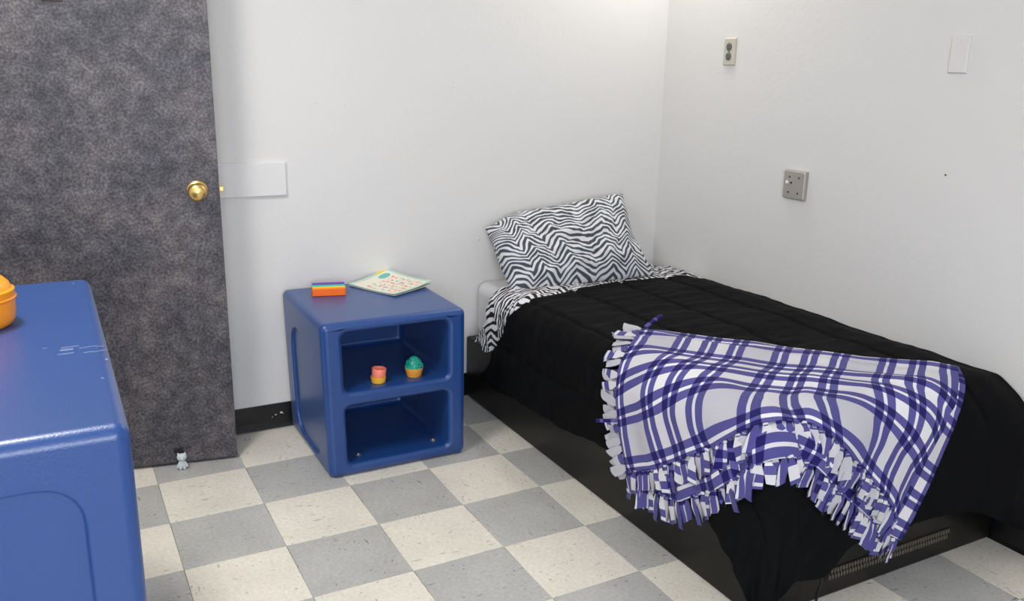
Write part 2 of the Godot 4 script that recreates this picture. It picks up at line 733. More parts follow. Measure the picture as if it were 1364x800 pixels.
func room() -> void:
	# floor: a screed with a vinyl tile for every square
	var f := slab("floor", Vector3(XL - 0.1, -0.1, ZB - 0.1), Vector3(XR + 0.1, -0.0026, ZF + 0.1), M.grout)
	var rng := RandomNumberGenerator.new()
	rng.seed = 4
	var kinds := []
	for v in 12:
		kinds.append(tile_mesh(rng))
	for i in range(-7, 8):
		for j in range(-2, 16):
			var lo := Vector2(maxf(i * TILE, XL), maxf((j - 1) * TILE, ZB))
			var hi := Vector2(minf((i + 1) * TILE, XR), minf(j * TILE, ZF))
			if hi.x - lo.x < 0.01 or hi.y - lo.y < 0.01:
				continue
			var c := (lo + hi) / 2
			var whole := hi.x - lo.x > TILE - 0.002 and hi.y - lo.y > TILE - 0.002
			var sc := Vector3((hi.x - lo.x) / TILE, 1, (hi.y - lo.y) / TILE)
			var mesh: Mesh = kinds[rng.randi_range(0, kinds.size() - 1)]
			var xf := Transform3D(Basis().scaled(sc if not whole else Vector3.ONE), Vector3(c.x, rng.randf_range(-0.00015, 0.0), c.y))
			xf.origin -= f.position
			put("tile", mesh, M.cream if posmod(i + j, 2) == 1 else M.grey, f, xf)
	# walls with thickness; the doorway stands left of the door's hinge
	var dl := -1.56
	var dr := -0.635
	var dh := 2.05
	var st := MB.new()
	for e in [[XL - 0.1, dl, 0.0, HC], [dl, dr, dh, HC], [dr, XR + 0.1, 0.0, HC]]:
		rbox(st, Vector3((e[0] + e[1]) / 2, (e[2] + e[3]) / 2, ZB - 0.06), Vector3(e[1] - e[0], e[3] - e[2], 0.12), 0.001, 1)
	var wb := struct("wall_back", st.done(), M.wall)
	for d in [[1.302, 1.374, 0.006], [0.72, 1.31, 0.007], [1.62, 0.83, 0.005], [0.83, 1.30, 0.005], [1.42, 0.72, 0.009]]:
		put("plaster_lump", lathe_mesh([Vector2(0.0, 0.0022), Vector2(d[2] * 0.6, 0.0016), Vector2(d[2], -0.0005)], 10), M.wall, wb, Transform3D(Basis(Vector3.RIGHT, PI / 2), Vector3(d[0], d[1], ZB)))
	var wr := slab("wall_right", Vector3(XR, 0, ZB - 0.12), Vector3(XR + 0.12, HC, ZF + 0.1), M.wall)
	put("nail_hole", lathe_mesh([Vector2(0.0, 0.0012), Vector2(0.0035, 0.0006), Vector2(0.004, -0.0005)], 10), M.screw, wr, Transform3D(Basis(Vector3.FORWARD, -PI / 2), Vector3(XR, 1.146, 1.207) - wr.position))
	slab("wall_left", Vector3(XL - 0.12, 0, ZB - 0.12), Vector3(XL, HC, ZF + 0.1), M.wall)
	st = MB.new()   # the wall behind the camera has a window
	for e in [[XL - 0.1, WX0, 0.0, HC], [WX1, XR + 0.1, 0.0, HC], [WX0, WX1, 0.0, WY0], [WX0, WX1, WY1, HC]]:
		rbox(st, Vector3((e[0] + e[1]) / 2, (e[2] + e[3]) / 2, ZF + 0.06), Vector3(e[1] - e[0], e[3] - e[2], 0.12), 0.001, 1)
	struct("wall_front", st.done(), M.wall)
	slab("ceiling", Vector3(XL - 0.1, HC, ZB - 0.1), Vector3(XR + 0.1, HC + 0.12, ZF + 0.1), M.ceiling)
	# hall behind the doorway
	slab("wall_hall_back", Vector3(dl - 0.3, 0, ZB - 1.32), Vector3(dr + 0.3, HC, ZB - 1.2), M.wall)
	slab("wall_hall_left", Vector3(dl - 0.32, 0, ZB - 1.3), Vector3(dl - 0.2, HC, ZB - 0.12), M.wall)
	slab("wall_hall_right", Vector3(dr + 0.2, 0, ZB - 1.3), Vector3(dr + 0.32, HC, ZB - 0.12), M.wall)
	slab("floor_hall", Vector3(dl - 0.3, -0.1, ZB - 1.3), Vector3(dr + 0.3, -0.001, ZB - 0.1), M.grey)
	slab("ceiling_hall", Vector3(dl - 0.3, HC - 0.1, ZB - 1.3), Vector3(dr + 0.3, HC, ZB - 0.12), M.ceiling)
	var fr := MB.new()
	rbox(fr, Vector3(dl + 0.015, dh / 2, ZB - 0.05), Vector3(0.03, dh, 0.16), 0.004, 1)
	rbox(fr, Vector3(dr - 0.015, dh / 2, ZB - 0.05), Vector3(0.03, dh, 0.16), 0.004, 1)
	rbox(fr, Vector3((dl + dr) / 2, dh - 0.015, ZB - 0.05), Vector3(dr - dl, 0.03, 0.16), 0.004, 1)
	struct("trim_1", fr.done(), M.trim)
	# black vinyl cove base
	cove("baseboard_back", Vector3(dr + 0.001, 0, ZB), Vector3(XR, 0, ZB), Vector3(0, 0, 1))
	var bb := get_node("baseboard_back")
	for e in [[0.497, 0.056, 0.004], [0.483, 0.048, 0.0025], [0.520, 0.062, 0.006], [0.526, 0.058, 0.003]]:
		put("paint_fleck", box_mesh(Vector3(e[2] * 1.6, e[2], 0.0012), 0.0004, Vector3.ZERO, 1), M.trim, bb, Transform3D(Basis(), Vector3(e[0], e[1], ZB + 0.0052)))
	cove("baseboard_back_left", Vector3(XL, 0, ZB), Vector3(dl, 0, ZB), Vector3(0, 0, 1))
	cove("baseboard_right", Vector3(XR, 0, ZB + 0.014), Vector3(XR, 0, ZF), Vector3(-1, 0, 0))
	cove("baseboard_left", Vector3(XL, 0, ZB + 0.014), Vector3(XL, 0, ZF), Vector3(1, 0, 0))


func tile_mesh(rng: RandomNumberGenerator) -> ArrayMesh:
	var mb := MB.new()
	var h := TILE / 2 - 0.0007
	var e := 0.0007
	var ring := []
	var turn := rng.randi_range(0, 3) * PI / 2
	var o := Vector2(rng.randf_range(0.0, 0.6), rng.randf_range(0.0, 0.6))
	var rings := []
	for k in 3:
		ring = []
		var g: float = [h, h, h - e][k]
		var y: float = [-0.0026, -e, 0.0][k]
		for c in [Vector2(1, 1), Vector2(-1, 1), Vector2(-1, -1), Vector2(1, -1)]:
			ring.append(mb.v(Vector3(c.x * g, y, c.y * g), Vector3(c.x, 0.3 if k < 2 else 3.0, c.y), o + Vector2(0.2, 0.2) + (c * g * 0.62).rotated(turn)))
		rings.append(ring)
	mb.join(rings)
	var top := []
	for i in 4:
		top.append(mb.v(mb.p[ring[i]], Vector3.UP, mb.uv[ring[i]]))
	mb.quad(top[0], top[1], top[2], top[3])
	return mb.done()


func cove(called: String, a: Vector3, b: Vector3, out: Vector3) -> void:
	var mb := MB.new()
	var prof := [[0.0, 0.104], [0.003, 0.104], [0.0045, 0.101], [0.005, 0.03], [0.007, 0.012], [0.013, 0.003], [0.014, 0.0], [0.0, 0.0]]
	for i in prof.size() - 1:
		var d := Vector2(prof[i + 1][0] - prof[i][0], prof[i + 1][1] - prof[i][1])
		var nn := out * -d.y + Vector3.UP * d.x
		var q := []
		for e in [[a, i], [b, i], [b, i + 1], [a, i + 1]]:
			q.append(mb.v(e[0] + out * prof[e[1]][0] + Vector3.UP * prof[e[1]][1], nn))
		mb.quad(q[0], q[1], q[2], q[3])
	struct(called, mb.done(), M.black_base)


# ==================================================================== door
func door() -> void:
	var t := base("room_door", Vector3(-0.6075, 0, -0.24), "dark grey mottled laminate door standing open against the white wall", "door", -0.162)
	var w := 0.915
	var mb := MB.new()
	rbox(mb, Vector3(w / 2, 1.025, -0.0225), Vector3(w, 2.026, 0.045), 0.0015, 1)
	for i in mb.p.size():
		mb.uv[i] = Vector2(mb.p[i].x / 1.02, 1.0 - mb.p[i].y / 2.04)
	put("door_leaf", mb.done(), M.door, t)
	for y in [0.22, 1.02, 1.83]:
		put("hinge", lathe_mesh([Vector2(0, 0), Vector2(0.007, 0.001), Vector2(0.007, 0.099), Vector2(0, 0.1)], 12), M.steel, t, Transform3D(Basis(), Vector3(-0.006, y, -0.048)))
	var prof := [Vector2(0.034, 0.0), Vector2(0.034, 0.003), Vector2(0.030, 0.007), Vector2(0.016, 0.010), Vector2(0.012, 0.014), Vector2(0.012, 0.026), Vector2(0.017, 0.030), Vector2(0.026, 0.034), Vector2(0.0305, 0.041), Vector2(0.0315, 0.048), Vector2(0.030, 0.056), Vector2(0.025, 0.063), Vector2(0.016, 0.067), Vector2(0.0, 0.0685)]
	var k := lathe_mesh(prof, 36)
	var a := put("knob", k, M.brass, t, Transform3D(Basis(Vector3.RIGHT, PI / 2), Vector3(0.842, 1.026, 0.0)))
	tag(a, "round brass door knob")
	put("knob", k, M.brass, t, Transform3D(Basis(Vector3.RIGHT, -PI / 2), Vector3(0.842, 1.026, -0.045)))
	put("latch_plate", box_mesh(Vector3(0.002, 0.056, 0.026), 0.0008), M.brass, t, Transform3D(Basis(), Vector3(w + 0.0005, 1.026, -0.0225)))
	tag(put("latch_bolt", box_mesh(Vector3(0.014, 0.017, 0.013), 0.002), M.brass, t, Transform3D(Basis(), Vector3(w + 0.007, 1.026, -0.0225))), "small brass latch bolt")
	put("rubber_bumper", box_mesh(Vector3(0.030, 0.020, 0.005), 0.002), M.door_edge, t, Transform3D(Basis(), Vector3(0.706, 0.062, 0.003)))
	put("door_plate", box_mesh(Vector3(0.062, 0.07, 0.002), 0.0008), M.door_edge, t, Transform3D(Basis(), Vector3(0.452, 1.668, 0.001)))


func stop_board() -> void:
	var o := put("stop_board", box_mesh(Vector3(0.46, 0.13, 0.014), 0.004, Vector3.ZERO, 2), M.trim, self, Transform3D(Basis(), Vector3(0.355, 1.025, ZB + 0.007)))
	tag(o, "white painted board fixed to the wall behind the brass door latch", "board")


# ==================================================================== bed
func bed_frame() -> void:
	var t := base("platform_bed", Vector3(1.867, 0, 0.625), "low black platform bed base under the mattress", "bed")
	put("platform", box_mesh(Vector3(1.012, 0.283, 1.888), 0.010, Vector3(0, 0.1420, 0)), M.frame, t)
	put("deck_rim", box_mesh(Vector3(0.02, 0.006, 1.8), 0.002, Vector3(-0.44, 0.2855, 0)), M.frame, t)
	# ribbed vent along the foot end
	var mb := MB.new()
	for row in 2:
		for i in 44:
			rbox(mb, Vector3(-0.24 + i * 0.0119 + row * 0.006, 0.067 + row * 0.019, 0.947), Vector3(0.0050, 0.015, 0.008), 0.0018, 1)
	tag(put("vent_ribs", mb.done(), M.rib, t), "two rows of small raised ribs", "", "", "stuff")
	put("vent_strip", box_mesh(Vector3(0.55, 0.040, 0.002), 0.0008, Vector3(0.02, 0.076, 0.9445)), M.frame, t)


func mattress() -> void:
	var o := put("mattress", box_mesh(Vector3(0.955, 0.248, 1.80), 0.045, Vector3(0, 0.124, 0), 4), M.mattress, self, Transform3D(Basis(), Vector3(1.8775, 0.2885, 0.585)))
	tag(o, "white mattress whose bare corner shows beside the pillow", "mattress")


# a point X, Z on the cloth, laid flat, to its place on the made bed; h lifts it off the comforter's surface
func drape(X: float, Z: float, h := 0.0) -> Vector3:
	var nx := maxf(X, BX)
	var nz := minf(Z, BZ)
	var v := Vector2(X - nx, Z - nz)
	var d := v.length()
	if d < 1e-6:
		return Vector3(X, BTOP + h, Z)
	v /= d
	var r := BR + h
	var a := BR * PI / 2
	var o := 0.0
	var drop := 0.0
	if d < a:
		o = r * sin(d / BR)
		drop = BR - r * cos(d / BR)
	else:
		o = r + (d - a) * sin(FLARE)
		drop = BR + (d - a) * cos(FLARE)
	return Vector3(nx + v.x * o, BTOP - drop, nz + v.y * o)


func along(keys: Array, x: float) -> float:  # smooth interpolation through [x, y] keys in rising x
	if x <= keys[0][0]:
		return keys[0][1]
	for i in keys.size() - 1:
		if x <= keys[i + 1][0]:
			var t := (x - keys[i][0]) / (keys[i + 1][0] - keys[i][0]) as float
			return lerpf(keys[i][1], keys[i + 1][1], t * t * (3 - 2 * t))
	return keys[-1][1]


const HEAD := [[0.97, -0.10], [1.10, -0.015], [1.27, 0.095], [1.38, 0.15], [1.5, 0.135], [1.7, 0.095], [2.0, 0.065], [2.2, 0.06], [2.4, 0.08]]


const SHEET := [[1.118, -0.19], [1.25, -0.105], [1.36, -0.085], [1.45, -0.09], [1.6, -0.17], [1.8, -0.19]]


func comforter() -> void:
	var nu := 230
	var nv := 180
	var wr := noise(51, 2.2, 3)
	var wf := noise(52, 7.0, 2)
	var pts := PackedVector3Array()
	var uvs := PackedVector2Array()
	for j in nv + 1:
		var b := float(j) / nv
		for i in nu + 1:
			var a := float(i) / nu
			var z0 := lerpf(-0.1, 1.92, b)
			var hem := 1.445 - along([[-0.1, 0.465], [0.5, 0.43], [0.9, 0.385], [1.35, 0.40], [1.6, 0.44], [1.92, 0.42]], z0)
			var X := lerpf(hem, 2.372, a)
			var Z := lerpf(along(HEAD, X), 1.92 - 0.012 * sin(X * 9.0) + 0.10 * smoothstep(2.1, 2.35, X) + 0.05 * exp(-pow((X - 1.5) / 0.12, 2.0)), b)
			# stitched channels run the length of the bed, the cloth puffs a little between them
			var q := absf(fposmod(X - 1.17 + 0.008 * sin(Z * 6.0), 0.25) - 0.125)   # 0.125 on a seam, 0 half way
			var puff := 0.004 * (1.0 - q * q * 64.0) - 0.009 * exp(-pow((0.125 - q) / 0.009, 2.0))
			var lift := puff + wr.get_noise_2d(X * 0.6, Z * 1.6) * 0.010 + wf.get_noise_2d(X * 0.35, Z * 1.6) * 0.006 * smoothstep(2.36, 2.1, X)
			lift -= 0.020 * smoothstep(2.25, 2.37, X)
			lift *= clampf((BZ + 0.3 - Z) * 6.0, 0.35, 1.0)
			lift = maxf(lift, -0.024 if X > 2.3 else -0.011)
			var dx := maxf(0.0, BX - X)
			var dz := maxf(0.0, Z - BZ)
			var p := drape(X, Z, lift)
			var down := maxf(0.0, sqrt(dx * dx + dz * dz) - 0.20)
			if down > 0.0:
				# the loose corner swells out and falls in a few deep folds; the sides hang in shallow ones
				var swell := 1.0
				if dz <= 0.0:
					swell = exp(-pow((BZ - Z) / 0.07, 2.0))
				elif dx <= 0.0:
					swell = exp(-pow((X - BX) / 0.17, 2.0))
				var flat := Vector3(X - maxf(X, BX), 0, Z - minf(Z, BZ)).normalized()
				var o := (flat + Vector3(-0.35, 0, 0.35) * swell).normalized()
				var around := Z - BZ + X - BX
				p += o * down * down * swell * (0.80 + 0.10 * sin(around * 21.0 + 0.8) + 0.06 * sin(around * 44.0 + down * 9.0))
				p += flat * down * down * (1.0 - swell) * 0.16 * (0.5 + 0.5 * sin(around * 13.0 + 1.6 * sin(around * 5.0)))
			p.z += 0.085 * smoothstep(1.95, 2.37, X) * smoothstep(0.03, 0.25, dz)
			p.y = maxf(p.y, 0.018)
			pts.append(p)
			uvs.append(Vector2(X, Z))
	var t := base("comforter", Vector3.ZERO, "black quilted comforter spread over the bed and hanging to the platform", "comforter")
	put("quilt", shell(nu, nv, pts, uvs, 0.004, -1.0), M.comforter, t)
	var mb := MB.new()
	tube(mb, [Vector3(1.545, 0.15, 1.605), Vector3(1.548, 0.10, 1.612), Vector3(1.545, 0.055, 1.606), Vector3(1.546, 0.03, 1.604)], [0.004, 0.0045, 0.0045, 0.004], 6)
	put("tie", mb.done(), M.dark, t)


func zebra_sheet() -> void:
	var nu := 80
	var nv := 26
	var wr := noise(61, 5.0, 3)
	var pts := PackedVector3Array()
	var uvs := PackedVector2Array()
	for j in nv + 1:
		var b := float(j) / nv
		for i in nu + 1:
			var a := float(i) / nu
			var X := lerpf(1.118 + 0.014 * sin(b * 11.0), 2.372, a)
			var Z := lerpf(along(SHEET, X) + 0.008 * sin(X * 17.0), along(HEAD, X) + 0.07, b)
			var near := along(HEAD, X) - Z
			var lift := -0.010 + absf(wr.get_noise_2d(X * 1.3, Z * 2.4)) * 0.018 * smoothstep(0.0, 0.05, near)
			if near < 0.03:
				lift = minf(lift, -0.0115)
			lift -= 0.020 * smoothstep(2.25, 2.37, X)
			pts.append(drape(X, Z, lift))
			uvs.append(Vector2(X * 0.7 + Z * 0.5, Z * 0.9 - X * 0.35))
	var t := base("bed_sheet", Vector3.ZERO, "black and white zebra print sheet folded out above the comforter", "sheet")
	put("cloth", shell(nu, nv, pts, uvs, 0.0015, -1.0), M.zebra_sheet, t)


func pillow() -> void:
	var c := Vector3(1.768, 0.700, -0.145)
	var U := Vector3(0.994, 0.062, 0.075).normalized()
	var V := Vector3(0.0, 0.74, -0.62)
	V = (V - U * V.dot(U)).normalized()
	var N := U.cross(V).normalized()
	var hw := 0.350
	var hh := 0.205
	var th := 0.100
	var wr := noise(71, 6.0, 3)
	var mb := MB.new()
	var n := 44
	for side in [1.0, -1.0]:
		var pts := []
		for j in n + 1:
			for i in n + 1:
				var s := sin((float(i) / n - 0.5) * PI)
				var t := sin((float(j) / n - 0.5) * PI)
				var ps := 1.0 - pow(absf(s), 3.4)
				var pt := 1.0 - pow(absf(t), 2.6)
				var thick := th * pow(maxf(ps, 0.0), 0.5) * pow(maxf(pt, 0.0), 0.55)
				if s < 0.0:
					thick = th * pow(maxf(1.0 - pow(absf(s), 7.0), 0.0), 0.5) * pow(maxf(pt, 0.0), 0.55)
				thick += wr.get_noise_2d(s * 0.55, t * 0.5) * 0.014 * ps * pt * 2.0
				# edges draw in between the corners
				var x := s * hw * (1.0 - 0.05 * (1.0 - t * t)) + 0.02 * smoothstep(0.8, 1.0, s) * absf(t)
				var y := t * hh * (1.0 - 0.10 * (1.0 - s * s) * 0.4)
				y += 0.022 * s * smoothstep(0.0, 1.0, t)
				y -= 0.045 * smoothstep(-0.55, -1.0, s) * smoothstep(0.0, 1.0, t)
				x -= 0.015 * smoothstep(0.0, -0.6, t) * smoothstep(-0.5, -1.0, s) * -1.0
				pts.append(c + U * x + V * y + N * thick * side)
		var w := n + 1
		var at := []
		for j in w:
			for i in w:
				var du: Vector3 = pts[j * w + mini(i + 1, n)] - pts[j * w + maxi(i - 1, 0)]
				var dv: Vector3 = pts[mini(j + 1, n) * w + i] - pts[maxi(j - 1, 0) * w + i]
				var q: Vector3 = pts[j * w + i]
				q.y = maxf(q.y, 0.5585)
				q.z = maxf(q.z, ZB + 0.004)
				at.append(mb.v(q, du.cross(dv) * side, Vector2(0.36 * sin((float(i) / n - 0.5) * PI) + (0.4 if side > 0 else 0.9), 0.5 - 0.24 * sin((float(j) / n - 0.5) * PI))))
		for j in n:
			for i in n:
				mb.quad(at[j * w + i], at[j * w + i + 1], at[(j + 1) * w + i + 1], at[(j + 1) * w + i])
	var t2 := base("pillow", Vector3.ZERO, "zebra print pillow leaning on the back wall at the head of the bed", "pillow")
	put("pillowcase", mb.done(), M.zebra_pillow, t2)


# ==================================================================== throw blanket
# edges of the folded throw, as points on the bed's surface laid flat (metres)
const T_TOP := [[1.545, 0.74], [1.592, 0.774], [1.679, 0.87], [1.732, 0.931], [1.817, 1.006], [1.874, 1.094], [1.953, 1.181], [2.023, 1.272], [2.111, 1.344], [2.188, 1.396], [2.24, 1.451]]
const T_LOW := [[1.045, 1.012], [1.101, 1.125], [1.169, 1.23], [1.225, 1.306], [1.279, 1.381], [1.326, 1.447], [1.362, 1.488], [1.395, 1.515], [1.437, 1.537], [1.489, 1.55], [1.521, 1.577], [1.559, 1.61], [1.616, 1.657], [1.679, 1.72], [1.735, 1.776], [1.785, 1.832], [1.81, 1.888]]
const T_LEFT := [[1.545, 0.74], [1.394, 0.874], [1.325, 0.909], [1.233, 0.925], [1.141, 0.957], [1.045, 1.012]]
const T_RIGHT := [[2.24, 1.451], [2.129, 1.527], [2.062, 1.571], [2.005, 1.606], [1.964, 1.651], [1.915, 1.718], [1.864, 1.765], [1.83, 1.823], [1.81, 1.888]]
const T_FOLD := [[2.235, 1.46], [2.15, 1.54], [2.102, 1.576], [2.052, 1.619], [2.006, 1.706], [1.957, 1.804], [1.906, 1.885], [1.845, 1.956]]
const T_LOW2 := [[1.012, 1.01], [1.018, 1.09], [1.035, 1.19], [1.055, 1.265], [1.095, 1.316], [1.145, 1.392], [1.2, 1.448], [1.253, 1.506], [1.305, 1.558], [1.352, 1.587], [1.37, 1.597], [1.427, 1.626], [1.482, 1.654], [1.525, 1.693], [1.567, 1.739], [1.611, 1.773], [1.657, 1.813], [1.731, 1.876], [1.79, 1.923], [1.845, 1.956]]
const T_LEFT2 := [[1.535, 0.735], [1.385, 0.868], [1.318, 0.902], [1.226, 0.918], [1.134, 0.95], [1.012, 1.01]]


func on_line(l: Array, t: float) -> Vector2:
	var tot := 0.0
	for i in l.size() - 1:
		tot += Vector2(l[i][0], l[i][1]).distance_to(Vector2(l[i + 1][0], l[i + 1][1]))
	var want := clampf(t, 0, 1) * tot
	for i in l.size() - 1:
		var a := Vector2(l[i][0], l[i][1])
		var b := Vector2(l[i + 1][0], l[i + 1][1])
		var d := a.distance_to(b)
		if want <= d or i == l.size() - 2:
			return a.lerp(b, clampf(want / d, 0, 1))
		want -= d
	return Vector2(l[-1][0], l[-1][1])


func patch(top: Array, low: Array, left: Array, right: Array, s: float, t: float) -> Vector2:
	var p00 := on_line(top, 0)
	var p10 := on_line(top, 1)
	var p01 := on_line(low, 0)
	var p11 := on_line(low, 1)
	return on_line(top, s) * (1 - t) + on_line(low, s) * t + on_line(left, t) * (1 - s) + on_line(right, t) * s - (p00 * (1 - s) * (1 - t) + p10 * s * (1 - t) + p01 * (1 - s) * t + p11 * s * t)


func fold_lift(s: float, t: float) -> float:
	var edge := smoothstep(0.0, 0.06, t) * smoothstep(1.0, 0.94, t)
	var h := 0.0
	# long wrinkles that fan out from the gathered corner
	for e in [[0.06, 0.16, 0.035, 0.014], [0.13, 0.30, 0.04, 0.012], [0.20, 0.42, 0.045, 0.010], [0.30, 0.22, 0.04, 0.008], [0.46, 0.60, 0.06, 0.008], [0.62, 0.50, 0.06, 0.006]]:
		var c := lerpf(e[0], e[1], s) + 0.02 * sin(s * 9.0 + e[0] * 40.0)
		h += e[3] * exp(-pow((t - c) / e[2], 2)) * (0.6 + 0.4 * sin(s * 6.0 + e[1] * 20.0))
	# ripples that run up from the hem
	h += 0.005 * sin(s * 42.0 + 2.0 * sin(s * 11.0)) * smoothstep(0.55, 1.0, t)
	return h * edge + 0.004 * smoothstep(0.75, 1.0, t) * sin(s * 30.0)


func throw_blanket() -> void:
	var t := base("throw_blanket", Vector3.ZERO, "blue and white plaid fleece throw with knotted fringe over the bed's foot corner", "blanket")
	var nu := 120
	var nv := 64
	var pts := PackedVector3Array()
	var uvs := PackedVector2Array()
	for j in nv + 1:
		for i in nu + 1:
			var s := float(i) / nu
			var v := float(j) / nv
			var q := patch(T_TOP, T_LOW, T_LEFT, T_RIGHT, s, v)
			var h := 0.026 + fold_lift(s, v) - 0.006 * smoothstep(0.92, 1.0, s)
			h -= 0.010 * smoothstep(0.05, 0.0, v)
			pts.append(drape(q.x, q.y, h))
			uvs.append(Vector2((s * 1.13 - 0.15) / 0.36, (v * 0.60 - 0.195) / 0.36))
	put("upper_layer", shell(nu, nv, pts, uvs, 0.004, 1.0), M.plaid, t)
	pts = PackedVector3Array()
	uvs = PackedVector2Array()
	for j in nv + 1:
		for i in nu + 1:
			var s := float(i) / nu
			var v := float(j) / nv
			var q := patch(T_TOP, T_LOW2, T_LEFT2, T_FOLD, s, v)
			var h := 0.0125 + 0.005 * sin(s * 40.0) * smoothstep(0.82, 1.0, v)
			pts.append(drape(q.x, q.y, h))
			uvs.append(Vector2((s * 1.16 + 0.04) / 0.36, (v * 0.70 - 0.075) / 0.36))
	put("lower_layer", shell(nu, nv, pts, uvs, 0.004, 1.0), M.plaid, t)
	# fringe: strips cut into the edge, each knotted at its root
	var rng := RandomNumberGenerator.new()
	rng.seed = 12
	var kinds := []
	for k in 16:
		kinds.append(strip_mesh(rng))
	var pale := []
	for k in 6:
		pale.append(strip_mesh(rng, true))
	pale.append(kinds[0])
	pale.append(kinds[5])
	fringe(t, kinds, rng, T_LOW, 0.004, 50, 0.024, 1.0, 0.0)
	fringe(t, kinds, rng, T_LOW2, 0.0, 52, 0.012, 1.0, 0.0)
	fringe(t, pale, rng, T_LEFT, 0.0, 20, 0.024, -1.0, 0.35)
	fringe(t, pale, rng, T_LEFT2, 0.0, 18, 0.014, -1.0, 0.0)
	# two loose ends that stick out on the left
	for e in [[Vector2(1.555, 0.735), Vector3(0.92, 0.34, -0.2), 0.085], [Vector2(1.19, 0.94), Vector3(-0.75, -0.10, -0.6), 0.07]]:
		var p := drape(e[0].x, e[0].y, 0.030)
		var d: Vector3 = e[1].normalized()
		var mb := MB.new()
		var x := d.cross(Vector3.UP).normalized()
		var z := d.cross(x)
		rbox(mb, Vector3(0, e[2] / 2, 0), Vector3(0.015, e[2], 0.009), 0.003, 2)
		for i in mb.p.size():
			mb.uv[i] = Vector2(0.30 + mb.p[i].x * 2.0, mb.p[i].y / 0.36 + 0.5)
		put("fringe_strip", mb.done(), M.plaid, t, Transform3D(Basis(x, d, z), p))


# one fringe strip: root knot at the origin, hanging along -y, face along +z
func strip_mesh(rng: RandomNumberGenerator, pale := false) -> ArrayMesh:
	var mb := MB.new()
	var w := rng.randf_range(0.026, 0.038)
	var l := rng.randf_range(0.062, 0.086)
	var n := 5
	var curl := rng.randf_range(-0.28, 0.28)
	var u0 := rng.randf_range(0.76, 0.9) if rng.randf() < 0.3 else rng.randf()
	var v0 := rng.randf_range(0.68, 0.78) if rng.randf() < 0.2 else rng.randf()
	if pale:   # cut from a plain stretch of the plaid
		u0 = rng.randf_range(0.80, 0.90)
		v0 = rng.randf_range(0.62, 0.76)
	var cup := rng.randf_range(-0.006, 0.008)
	var skew := rng.randf_range(-0.010, 0.010)
	var rows := []
	var back := []
	for k in n + 1:
		var f := float(k) / n
		var y := -l * f
		var ww := w * (0.34 + 0.66 * smoothstep(0.0, 0.45, f))
		var a := []
		var b := []
		for i in 4:
			var g := i / 3.0 - 0.5
			var tip := -0.008 * g * signf(skew) * f
			var ang := curl * f * 2.0
			var p := Vector3(g * ww + skew * f, y + tip, cup * (1.0 - 4.0 * g * g) * f + 0.003 * sin(f * 5.0))
			p = Vector3(p.x * cos(ang) + p.z * sin(ang), p.y, -p.x * sin(ang) + p.z * cos(ang))
			var nn := Vector3(sin(ang) - cup * g * 60.0 * f * 0.5, 0, cos(ang)).normalized()
			var t := Vector2(u0 + p.x / 0.36, v0 + f * l / 0.36)
			a.append(mb.v(p, nn, t))
			b.append(mb.v(p - nn * 0.003, -nn, t + Vector2(0.4, 0.4)))
		rows.append(a)
		back.append(b)
	mb.join(rows, false)
	mb.join(back, false)
	var last: Array = rows[n]
	var lastb: Array = back[n]
	for i in 3:
		mb.quad(last[i], last[i + 1], lastb[i + 1], lastb[i])
	# the knot: a squat lump that wraps the root
	var from := mb.p.size()
	rbox(mb, Vector3(0, -0.004, 0.0), Vector3(0.016, 0.011, 0.010), 0.0045, 2)
	for i in range(from, mb.p.size()):
		mb.uv[i] = Vector2(u0 + mb.p[i].x / 0.3, v0 + mb.p[i].y / 0.3)
	return mb.done()


func fringe(t: Node3D, kinds: Array, rng: RandomNumberGenerator, line: Array, grow: float, count: int, h: float, side: float, fly: float) -> void:
	for k in count:
		var f := (k + 0.5 + rng.randf_range(-0.2, 0.2)) / count
		var a := on_line(line, f - 0.008)
		var b := on_line(line, f + 0.008)
		var q := (a + b) / 2
		var tan2 := (b - a).normalized()
		var out2 := Vector2(-tan2.y, tan2.x) * side
		if side < 0:
			out2 = Vector2(tan2.y, -tan2.x) * -1.0 if (Vector2(tan2.y, -tan2.x) * -1.0).x < 0 else Vector2(tan2.y, -tan2.x)
		elif out2.x - out2.y > 0:
			out2 = -out2
		q += out2 * (grow - 0.006)
		var p := drape(q.x, q.y, h)
		var p2 := drape(q.x + out2.x * 0.045, q.y + out2.y * 0.045, h)
		var px := drape(q.x + tan2.x * 0.01, q.y + tan2.y * 0.01, h)
		var d := (p2 - p).normalized()
		var tg := (px - p).normalized()
		if p2.y < BTOP - 0.02:   # what hangs free falls straight
			d = (d + Vector3.DOWN * (0.8 if side > 0 else 0.2)).normalized()
		d = (d + tg * rng.randf_range(-0.3, 0.3) + Vector3.UP * fly * rng.randf() * 0.5).normalized()
		var up := tg.cross(d).normalized()
		var outward := Vector3(-0.5, 0.7, 0.5)
		if up.dot(outward) < 0:
			up = -up
		d = (d + up * rng.randf_range(0.02, 0.16)).normalized()
		var x := (-d).cross(up).normalized()
		up = x.cross(-d).normalized()
		put("fringe_strip", kinds[rng.randi_range(0, kinds.size() - 1)], M.plaid, t, Transform3D(Basis(x, -d, up), p))


